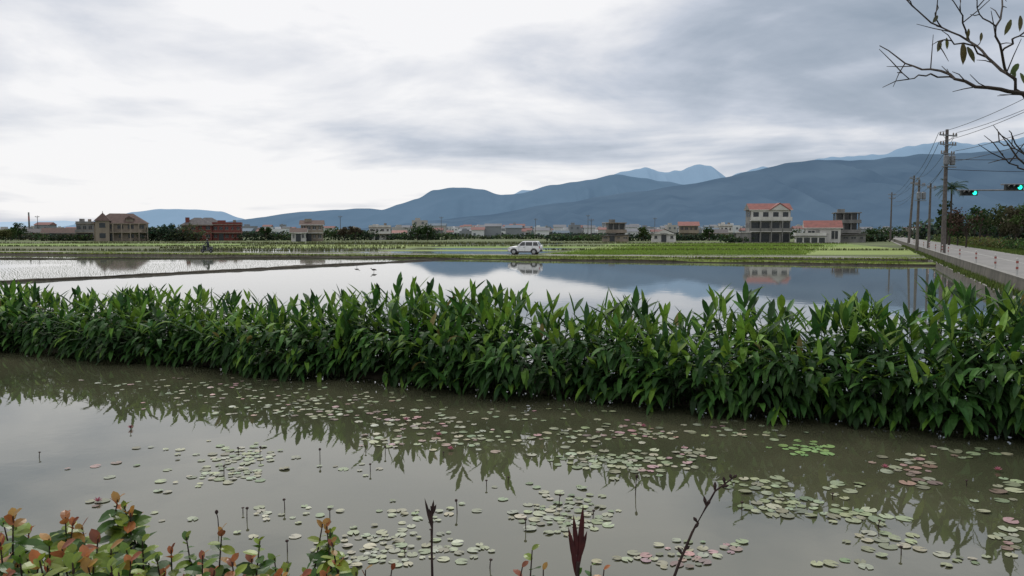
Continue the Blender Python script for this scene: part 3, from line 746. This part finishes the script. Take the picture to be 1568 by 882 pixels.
CL=[(470,615,170,16,120,'m',.07),(300,592,130,12,60,'m',.07),(640,648,60,10,34,'r',.08),(720,672,55,13,40,'m',.08),(600,675,60,10,22,'m',.08),(510,632,60,9,30,'m',.08),
 (370,700,45,13,46,'p',.08),(350,725,40,9,28,'p',.08),(290,695,60,14,8,'p',.08),(900,668,60,14,38,'m',.085),(980,665,45,9,26,'r',.085),(920,705,52,10,48,'g',.085),(1000,715,50,12,24,'m',.085),(1060,695,24,7,12,'r',.09),
 (1240,688,30,7,20,'b',.11),(1160,745,32,9,34,'g',.10),(1200,775,40,9,34,'g',.10),(1290,750,30,10,9,'g',.1),(1310,790,45,12,17,'g',.10),(1350,830,46,12,13,'p',.10),
 (1400,715,50,12,20,'r',.1),(1410,740,24,5,12,'r',.11),(1470,695,50,8,13,'m',.1),(1540,745,26,12,6,'m',.11),(1545,820,14,14,22,'r',.1),(1510,770,40,14,4,'p',.10),
 (860,790,50,17,62,'p',.08),(870,760,40,8,8,'p',.08),(640,790,60,18,18,'p',.07),(610,830,70,18,44,'p',.07),(560,855,50,10,22,'p',.07),(440,785,60,10,14,'p',.075),(690,845,45,13,14,'p',.07),
 (1060,850,55,12,26,'r',.07),(980,852,40,8,7,'r',.07),(1080,835,50,8,7,'p',.07),(1480,860,24,8,8,'g',.09),(300,740,60,10,8,'p',.08),(540,720,50,10,7,'p',.08),(150,720,60,20,5,'m',.08),(160,772,30,5,4,'r',.09),
 (1120,660,170,14,28,'m',.08),(800,635,170,11,44,'m',.07),(1300,860,60,10,6,'p',.08),(250,800,50,10,3,'p',.07),(780,745,70,12,5,'p',.075),(400,820,80,16,5,'p',.07)]
pads=[]
for (u,v_,su,sv,n,pal,sz) in CL:
    placed=0;tries=0
    while placed<n and tries<n*6:
        tries+=1
        p=G(R.gauss(u,su*.6),R.gauss(v_,sv*.6))
        if p.y<4.2: continue
        side=(p-HL).dot(hn)
        if side>-.25: continue
        r=sz*.82*R.uniform(.5,1.15)
        ok=True
        for (qx,qy,qr) in pads[-260:]:
            if (qx-p.x)**2+(qy-p.y)**2<((r+qr)*.88)**2: ok=False;break
        if not ok: continue
        pads.append((p.x,p.y,r)); placed+=1
        k=R.random()
        if pal=='m': c=R.choice(PG) if k<.35 else (R.choice(PP) if k<.83 else R.choice(PR))
        elif pal=='g': c=R.choice(PG) if k<.75 else R.choice(PP)
        elif pal=='b': c=(0.19,0.31,0.11)
        elif pal=='p': c=R.choice(PP) if k<.6 else R.choice(PG)
        else: c=R.choice(PR) if k<.4 else R.choice(PP)
        pad(p.x,p.y,r,jit(c,.2),R.choice([0,0,0,.12,.3]))
b.build('water_lily_pads',[PADM])
b=MB()
SP=[(335,812,30),(378,795,18),(436,780,16),(490,705,18),(365,695,10),(398,698,14),(343,725,12),(567,722,12),(700,785,20),(590,695,12),(745,745,10),(778,740,10),(805,812,18),(856,775,18),(908,795,14),(440,845,18),(750,870,14),
    (973,758,30),(1136,782,14),(1480,745,10),(200,660,8),(620,850,10),(372,785,8),(1345,810,14),(60,700,8),(291,590,6),(1275,765,10),(660,820,10),(1380,850,14),(560,690,8),(505,790,10),(680,700,8)]
for (u,v_,h) in SP:
    p=G(u,v_); hh=h*p.y/1200*1.1; lx=max(-.12,min(.12,R.gauss(0,.06)))*hh
    b.tube([(p.x,p.y,-.02),(p.x+lx*.4,p.y,hh*.6),(p.x+lx,p.y,hh*.8)],[.006,.005,.005],5,0)
    b.tube([(p.x+lx,p.y,hh*.78),(p.x+lx,p.y,hh*.86),(p.x+lx*1.1,p.y,hh*.95),(p.x+lx*1.2,p.y,hh)],[.006,.018,.016,.003],6,0)
b.build('lily_seed_stalks',[DARKSTEM],attr=False)
b=MB()
for (u,v_) in [(622,645),(672,668),(1355,718),(1528,722),(200,657),(690,690),(150,770),(985,655)]:
    p=G(u,v_)
    for k in range(14):
        a=k*2.4; el=.25+.9*(k/14); d=Vector((math.cos(a)*math.cos(el),math.sin(a)*math.cos(el),math.sin(el)))
        b.leaf(p+Vector((0,0,.015)),d,Vector((0,0,1)),.06,.022,-.2,jit((0.42,0.15,.2),.2),0)
b.build('water_lily_flowers',[LEAF])

# ---------------------------------------------------------------- bank in front (camera side)
ribbon('pond_bank',[(-30,0),(30,0)],[(-12,1.35),(-3,1.38),(1.0,1.4),(2.5,1.3),(3.3,.6),(4.0,-.3)],mat('bank_earth',(0.08,0.09,0.04),(0.05,.05,.03),2,.95,bump=.5),1.0,.05)
b=MB(); OB=(0.35,0.85,1.0,.8,0.0)
def sprig(u,v_,Yd,leaves,L,tip,span=.26,green=(0.05,0.11,0.018)):
    top=AT(u,v_,Yd); base=top+Vector((R.uniform(-.12,.12),R.uniform(-.05,.12),-(span+.5)))
    pts=[base.lerp(top,i/6)+Vector((R.gauss(0,.008),R.gauss(0,.008),0)) for i in range(7)]; pts[-1]=top
    b.tube(pts,[.005,.0045,.004,.0035,.003,.0025,.0015],5,1)
    tot=(top-base).length; tipc=R.random()<tip
    for i in range(leaves):
        f=i/max(1,leaves-1); d_=f*span; q=top.lerp(base,d_/tot)
        az=i*2.4+R.uniform(-.5,.5); el=R.uniform(.6,1.1) if f<.08 else R.uniform(-.35,.6)
        d=Vector((math.cos(az)*math.cos(el),math.sin(az)*math.cos(el),math.sin(el)))
        up=Vector((R.gauss(0,.25),-.35+R.gauss(0,.3),1)).normalized()
        s=L*R.uniform(.65,1.1)*(.45+.55*min(1,f/.25))
        if f<.1 and tipc: c=jit(R.choice([(0.38,0.13,0.04),(0.36,0.2,0.05),(0.26,0.08,.04)]),.2)
        elif R.random()<.05: c=jit((0.38,0.2,.05),.2)
        elif f<.3 and R.random()<.6: c=jit((0.20,0.27,.035),.25)
        elif R.random()<.2: c=jit((0.13,0.21,.03),.2)
        else: c=jit(green,.4)
        b.leaf(q,d,up,s,s*.62,R.uniform(.0,.7),c,0,prof=OB,fold=.18)
SH=[(5,800,1.9),(20,790,1.8),(45,812,1.9),(75,825,1.8),(100,792,1.9),(112,800,1.9),(125,808,2.0),(150,825,1.8),(180,765,1.9),(190,775,1.9),(200,785,1.9),(208,795,2.0),(218,828,1.8),(0,830,1.6),(30,850,1.6),(60,858,1.6),(95,840,1.6),(130,852,1.6),(170,840,1.6),(200,858,1.6),(240,855,1.7),(262,842,1.9),(285,822,1.9),(310,850,1.8),
    (340,810,1.9),(355,860,1.7),(385,855,1.9),(398,828,1.8),(420,855,1.9),(440,870,1.7),(494,802,1.9),(500,806,1.9),(507,815,1.9),(508,830,1.8),(470,872,1.7),(520,862,1.8),(545,876,1.8),(600,872,1.9),(815,842,1.9),(800,868,1.8),(832,872,1.8),(905,866,1.8),(925,872,1.8),(885,880,1.8)]
for (u,v_,yd) in SH:
    sprig(u,v_,yd,R.randint(24,32) if u<560 else R.randint(9,12),.066 if u<240 else .05,.7 if u<450 or u>560 else .4)
for i in range(130):
    u=R.uniform(-140,240); sprig(u,R.uniform(838,930),R.uniform(1.5,2.1),20,.062,.3)
for i in range(90):
    u=R.uniform(240,560); sprig(u,R.uniform(868,940),R.uniform(1.6,2.1),16,.052,.35)
for i in range(30):
    u=R.uniform(560,1000); sprig(u,R.uniform(896,950),R.uniform(1.6,2.1),12,.05,.5)
b.build('red_tip_shrub',[leafmat('glossy_leaf',rough=.36,trans=.3,spec=.4,mott=60),DARKSTEM])

# dry stems
b=MB()
def stem(pts,r0,r1,Yd):
    P=[AT(u,v_,Yd) for (u,v_) in pts]; n=len(P)
    b.tube(P,[r0+(r1-r0)*i/(n-1) for i in range(n)],6,0); return P
stem([(663,960),(662,882),(661,840),(662,800),(660,775)],.004,.002,1.9)
for (p0,p1) in [((662,812),(650,762)),((661,795),(664,765)),((661,800),(657,778)),((661,790),(668,772))]:
    a=AT(*p0,1.9);c=AT(*p1,1.9); b.leaf(a,(c-a),Vector((0,1,0)),(c-a).length,.008,0,(0,0,0),0)
b.build('dry_stalk',[DARKSTEM]); b=MB()
stem([(884,970),(884,900),(885,860)],.006,.005,1.8)
MARO=mat('maroon_leaf',(0.09,0.022,0.022),(0.04,0.012,0.015),30,.5)
for (p0,p1,wd) in [((884,880),(870,806),.014),((885,875),(893,771),.015),((883,850),(878,788),.012),((886,860),(899,812),.010),((884,890),(874,828),.012)]:
    a=AT(*p0,1.8);c=AT(*p1,1.8); b.leaf(a,(c-a),Vector((.3,1,0)),(c-a).length,wd,.03,(0,0,0),1,fold=.5)
b.build('dried_canna_shoot',[DARKSTEM,MARO]); b=MB()
stem([(1010,990),(1030,890),(1040,862),(1060,815),(1082,775),(1095,752),(1122,732)],.0045,.002,2.0)
for (p0,p1) in [((1062,810),(1070,800)),((1082,776),(1078,760)),((1082,776),(1088,764)),((1095,752),(1095,738)),((1105,745),(1116,743)),((1110,741),(1108,730)),((1122,732),(1128,727)),((1068,800),(1062,792)),((1120,733),(1118,726)),((1045,850),(1038,838)),((1048,842),(1056,836))]:
    a=AT(*p0,2.0);c=AT(*p1,2.0); m_=a.lerp(c,.6); b.tube([a,m_,c],[.002,.005,.0015],5,0)
b.build('dry_twig',[DARKSTEM])

# ---------------------------------------------------------------- overhanging tree (right)
b=MB()
trunk=[Vector((4.6,4.6,1.2)),Vector((4.5,4.5,2.6)),Vector((4.35,4.4,3.6)),Vector((4.3,4.4,5.2)),Vector((4.1,4.5,7))]
b.tube(trunk,[.13,.11,.095,.07,.03],9,0)
def br(pts,r0,r1,Yd=4.0,dy=.25,start=None,tw=True,depth=0):
    P=[AT(u,v_,Yd+dy*math.sin(i*1.1+u*.01)) for i,(u,v_) in enumerate(pts)]
    if start is not None: P=[start]+P
    Q=[]
    for i in range(len(P)-1):
        for k in range(3): Q.append(P[i].lerp(P[i+1],k/3)+(Vector((R.gauss(0,.006),R.gauss(0,.01),R.gauss(0,.006))) if k else Vector()))
    Q.append(P[-1]); n=len(Q)
    b.tube(Q,[r0+(r1-r0)*i/(n-1) for i in range(n)],6,0)
    if tw:
        for i in range(3,n-1):
            if R.random()<.5:
                d=(Q[i]-Q[i-1]).normalized(); sd_=Vector((R.gauss(0,.5),R.gauss(0,.5),R.gauss(.1,.6)))
                e_=(d+sd_).normalized()*R.uniform(.06,.2)
                m_=Q[i]+e_*.5+Vector((0,0,R.uniform(-.01,.015))); b.tube([Q[i],m_,Q[i]+e_],[.003,.0024,.0013],5,0)
    return Q
T1=Vector((4.37,4.4,3.9)); T2=Vector((4.35,4.4,3.5)); T3=Vector((4.3,4.4,5.0))
br([(1640,165),(1568,143),(1512,134),(1462,121),(1425,106),(1386,97),(1347,70)],.013,.0025,start=T1)
br([(1600,160),(1567,145),(1541,112),(1512,88),(1482,62),(1442,42),(1405,16),(1382,-6)],.010,.0025,start=T1)
br([(1463,121),(1425,113),(1400,120),(1374,111)],.005,.002)
br([(1512,88),(1475,66),(1445,61),(1436,75)],.005,.002)
br([(1484,62),(1474,35),(1470,10),(1474,-15)],.005,.002)
br([(1542,113),(1534,80),(1525,40),(1535,10),(1530,-20)],.007,.003)
br([(1534,80),(1550,60),(1568,50),(1600,40)],.005,.003)
br([(1442,42),(1432,20),(1436,-4)],.004,.002)
br([(1525,40),(1500,22),(1488,-6)],.004,.002)
br([(1590,260),(1562,245),(1545,222),(1518,218)],.007,.002,start=T2)
br([(1568,235),(1550,208),(1545,200)],.004,.002); br([(1590,245),(1568,236),(1530,205)],.004,.002); br([(1575,262),(1545,250),(1535,235)],.004,.002)
br([(1700,-40),(1600,-80),(1500,-120)],.02,.006,start=T3)
for (u,v_,L,c) in [(1474,66,.11,(0.12,0.09,.04)),(1481,72,.09,(.09,.09,.035)),(1440,62,.07,(.08,.09,.03)),(1449,58,.06,(.08,.09,.03)),(1560,98,.08,(.07,.1,.03)),(1552,104,.07,(.07,.1,.03)),(1483,44,.06,(.1,.09,.04)),(1562,112,.07,(.06,.09,.03)),(1548,30,.08,(.09,.1,.04)),(1562,24,.08,(.09,.09,.04)),(1436,24,.05,(.08,.08,.04)),(1503,50,.05,(.09,.08,.04))]:
    p=AT(u,v_,4.1); d=Vector((R.gauss(0,.5),R.gauss(0,.3),-1)).normalized()
    b.leaf(p,d,Vector((.3,-1,.2)),L,L*.42,.2,jit(c,.2),1,prof=(.3,.9,1,.7,0),fold=.2)
b.build('overhanging_tree',[BARK,LEAF])

# ---------------------------------------------------------------- car
def car():
    root=bpy.data.objects.new('white_suv',None); scene.collection.objects.link(root)
    PA=mat('silver_white_paint',(0.78,0.79,0.80),(0.72,0.73,0.74),2,.3,spec=.5)
    GL=mat('car_glass',(0.03,0.035,0.04),None,2,.08,spec=.6); TR=mat('grey_trim',(0.08,0.08,0.085),None,4,.6)
    LR=mat('tail_lamp',(0.4,0.03,0.03),None,3,.3); LW=mat('head_lamp',(0.6,0.6,0.6),None,3,.15,spec=.6); RIM=mat('alloy',(0.4,0.41,0.42),None,4,.35,metal=.6)
    S=[(-1.98,.42,.72,.62),(-1.9,.32,.86,.74),(-1.6,.28,.97,.81),(-1.15,.27,1.03,.83),(-.75,.27,1.05,.84),(0,.27,1.04,.84),(.9,.27,1.04,.84),(1.6,.28,1.04,.83),(1.86,.33,1.02,.79),(1.93,.42,.95,.72)]
    b=MB(); vs=[];fs=[]
    for (x,z0,z1,hw) in S:
        zm=z0+(z1-z0)*.55
        ring=[(hw*.75,z0),(hw*.97,z0+.1),(hw,zm),(hw*.96,z1-.05),(hw*.84,z1),(-hw*.84,z1),(-hw*.96,z1-.05),(-hw,zm),(-hw*.97,z0+.1),(-hw*.75,z0)]
        vs+=[(x,y,z) for (y,z) in ring]
    n=10
    for i in range(len(S)-1):
        for k in range(n): k2=(k+1)%n; fs.append((i*n+k,i*n+k2,(i+1)*n+k2,(i+1)*n+k))
    fs.append(tuple(range(n))[::-1]); fs.append(tuple(range((len(S)-1)*n,len(S)*n)))
    b.add(vs,fs); o=b.build('body',[PA],smooth=True,parent=root,attr=False)
    m=o.modifiers.new('b','EDGE_SPLIT'); m.split_angle=math.radians(40)
    b=MB(); bz=1.03; tz=1.56
    A=[(-.85,-.76,bz),(1.84,-.76,bz),(1.84,.76,bz),(-.85,.76,bz),(-.25,-.62,tz),(1.62,-.62,tz),(1.62,.62,tz),(-.25,.62,tz)]
    b.add(A,[(0,1,5,4),(1,2,6,5),(2,3,7,6),(3,0,4,7)],0)
    top=[(-.25,-.62,tz),(1.62,-.62,tz),(1.62,.62,tz),(-.25,.62,tz),(-.12,-.52,tz+.07),(1.5,-.52,tz+.07),(1.5,.52,tz+.07),(-.12,.52,tz+.07)]
    b.add(top,[(0,1,5,4),(1,2,6,5),(2,3,7,6),(3,0,4,7),(4,5,6,7)],0)
    def sidepane(xa,xb,xc,xd,s):
        def yy(z): return s*(.76-(z-bz)/(tz-bz)*.14+.012)
        za,zb=bz+.05,tz-.05
        b.add([(xa,yy(za),za),(xb,yy(za),za),(xc,yy(zb),zb),(xd,yy(zb),zb)],[(0,1,2,3) if s<0 else (3,2,1,0)],1)
    for s in (-1,1):
        sidepane(-.66,.12,.12,-.2,s); sidepane(.2,1.0,1.0,.2,s); sidepane(1.1,1.74,1.58,1.1,s)
    b.add([(-.83,-.66,bz+.05),(-.83,.66,bz+.05),(-.33,.56,tz-.04),(-.33,-.56,tz-.04)],[(0,3,2,1)],1)
    b.add([(1.86,-.62,bz+.1),(1.86,.62,bz+.1),(1.68,.54,tz-.06),(1.68,-.54,tz-.06)],[(0,1,2,3)],1)
    for s in (-1,1): b.tube([(-.1,s*.56,tz+.1),(1.45,s*.56,tz+.1)],[.02,.02],5,2)
    b.build('cabin',[PA,GL,TR],parent=root,attr=False)
    b=MB()
    for x in (-1.22,1.22):
        for s in (-1,1):
            y0=s*.86;y1=s*.64
            b.tube([(x,y1,.34),(x,y0-s*.02,.34),(x,y0,.34)],[.34,.34,.31],20,0)
            b.tube([(x,y0,.34),(x,y0+s*.015,.34)],[.21,.17],14,1)
            vs=[];fs=[]
            for q in range(13):
                t=math.pi*q/12*1.1-.15
                vs+=[(x+.34*math.cos(t),s*.850,.36+.34*math.sin(t)),(x+.42*math.cos(t),s*.852,.36+.42*math.sin(t))]
            for q in range(12): fs.append((2*q,2*q+1,2*q+3,2*q+2))
            b.add(vs,fs,2)
    b.build('wheels',[BLACK,RIM,TR],parent=root,attr=False)
    b=MB()
    for s in (-1,1):
        b.box(-.85,.85,s*.84-.015,s*.84+.015,.3,.42,0)
        b.box(-1.97,-1.72,s*.66-.13,s*.66+.13,.72,.86,1)
        b.box(1.84,1.93,s*.7-.08,s*.7+.08,.75,1.0,2)
        b.box(-.62,-.45,s*.9-.08,s*.9+.08,1.05,1.18,3)
        b.box(.14,.155,s*.845-.004,s*.845+.004,.42,1.0,0); b.box(-.62,-.605,s*.845-.004,s*.845+.004,.42,1.0,0); b.box(1.02,1.035,s*.835-.004,s*.835+.004,.55,1.0,0)
        b.box(-.05,.1,s*.85-.02,s*.85+.02,.84,.88,0)
    b.box(-2.02,-1.9,-.6,.6,.35,.55,0); b.box(-2.0,-1.93,-.4,.4,.6,.72,0); b.box(1.88,2.0,-.68,.68,.36,.56,0)
    b.tube([(1.93,0,.86),(2.1,0,.86),(2.12,0,.86)],[.31,.31,.26],18,3)
    b.build('trim_and_lamps',[TR,LW,LR,PA],parent=root,attr=False)
    root.location=(X_(804,95)+.0,roadY(1.6)+.9,.37); root.rotation_euler=(0,0,-.22)
car()

# ---------------------------------------------------------------- scooter rider
def scooter():
    root=bpy.data.objects.new('scooter_rider',None); scene.collection.objects.link(root)
    BP=mat('scooter_paint',(0.05,0.055,0.08),None,4,.3,spec=.5)
    b=MB()
    for x in (-.62,.62):
        b.tube([(x,-.05,.24),(x,.05,.24)],[.24,.24],16,0); b.tube([(x,-.055,.24),(x,.055,.24)],[.1,.1],10,2)
    b.tube([(-.62,0,.3),(-.5,0,.62),(-.42,0,.98)],[.05,.05,.04],8,2)
    b.add([(-.52,-.2,.34),(-.52,.2,.34),(-.40,.16,.92),(-.40,-.16,.92),(-.44,-.2,.34),(-.44,.2,.34),(-.34,.16,.92),(-.34,-.16,.92)],[(0,1,2,3),(4,7,6,5),(0,3,7,4),(1,5,6,2),(3,2,6,7),(0,4,5,1)],1)
    b.box(-.46,.15,-.15,.15,.27,.34,1)
    b.add([(.1,-.15,.3),(.1,.15,.3),(.85,.1,.55),(.85,-.1,.55),(.1,-.14,.7),(.1,.14,.7),(.85,.1,.78),(.85,-.1,.78)],[(0,1,5,4),(1,2,6,5),(2,3,7,6),(3,0,4,7),(4,5,6,7),(0,3,2,1)],1)
    b.box(.08,.78,-.14,.14,.705,.79,0)
    b.tube([(-.4,-.32,1.02),(-.42,0,.98),(-.4,.32,1.02)],[.018,.022,.018],6,0)
    for s in (-1,1): b.tube([(-.42,s*.26,1.03),(-.42,s*.3,1.2),(-.42,s*.34,1.24)],[.008,.008,.05],6,0)
    b.tube([(-.5,0,.9),(-.56,0,.9)],[.1,.08],10,2)
    b.build('scooter',[BLACK,BP,STEEL],parent=root,attr=False)
    pts=[(.28,0,.88),(.23,0,1.08),(.17,0,1.30),(.14,0,1.44),(.12,0,1.52),(.09,0,1.64)]
    rad=[.15,.14,.155,.065,.07,.10]; ed=[(0,1),(1,2),(2,3),(3,4),(4,5)]
    for s in (-1,1):
        k=len(pts); pts+=[(.15,s*.19,1.38),(0.02,s*.25,1.15),(-.24,s*.27,1.06),(-.36,s*.28,1.04)]; rad+=[.065,.05,.04,.035]; ed+=[(2,k),(k,k+1),(k+1,k+2),(k+2,k+3)]
        k=len(pts); pts+=[(.22,s*.1,.86),(-.2,s*.16,.82),(-.22,s*.13,.42),(-.34,s*.13,.38)]; rad+=[.10,.075,.05,.04]; ed+=[(0,k),(k,k+1),(k+1,k+2),(k+2,k+3)]
    me=bpy.data.meshes.new('rider'); me.from_pydata(pts,ed,[]); ob=bpy.data.objects.new('rider',me); scene.collection.objects.link(ob); ob.parent=root
    sk=ob.modifiers.new('s','SKIN'); 
    for i,v_ in enumerate(me.skin_vertices[0].data): v_.radius=(rad[i],rad[i]); v_.use_root=(i==0)
    su=ob.modifiers.new('u','SUBSURF'); su.levels=2; su.render_levels=2
    me.materials.append(mat('dark_jacket',(0.035,0.04,0.055),None,6,.8))
    b=MB(); vs=[];fs=[]
    for i in range(7):
        ph=math.pi*.62*i/6
        for k in range(12):
            a=2*math.pi*k/12; vs.append((.085+.135*math.sin(ph)*math.cos(a),.125*math.sin(ph)*math.sin(a),1.66+.145*math.cos(ph)))
    for i in range(6):
        for k in range(12): fs.append((i*12+k,(i+1)*12+k,(i+1)*12+(k+1)%12,i*12+(k+1)%12))
    b.add(vs,fs); b.build('helmet',[mat('helmet_shell',(0.06,0.06,0.07),None,3,.25,spec=.5)],smooth=True,parent=root,attr=False)
    root.location=(X_(320,roadY(-40)),roadY(X_(320,roadY(-40)))-.6,.37); root.rotation_euler=(0,0,-.22)
scooter()

# ---------------------------------------------------------------- wading birds
for (u,v_,f) in [(546,409,1),(573,417,-1)]:
    p=G(u,v_); b=MB()
    b.tube([(-.2,0,.16),(-.1,0,.2),(.02,0,.21),(.12,0,.2),(.17,0,.22),(.19,0,.27),(.21,0,.3)],[.01,.05,.075,.06,.035,.025,.02],8,0)
    b.tube([(.19,0,.3),(.22,0,.31),(.25,0,.31),(.33,0,.3)],[.02,.03,.02,.004],7,0)
    for s in (-1,1): b.tube([(.02,s*.03,.16),(.03,s*.03,.08),(.01,s*.03,0)],[.01,.007,.006],5,1)
    b.build('wading_bird',[mat('bird_plumage',(0.12,0.1,0.09),(0.05,.045,.04),12,.8),DARKSTEM],smooth=True,loc=(p.x,p.y,.0),rot=0 if f>0 else 3.1,attr=False)
print('done')
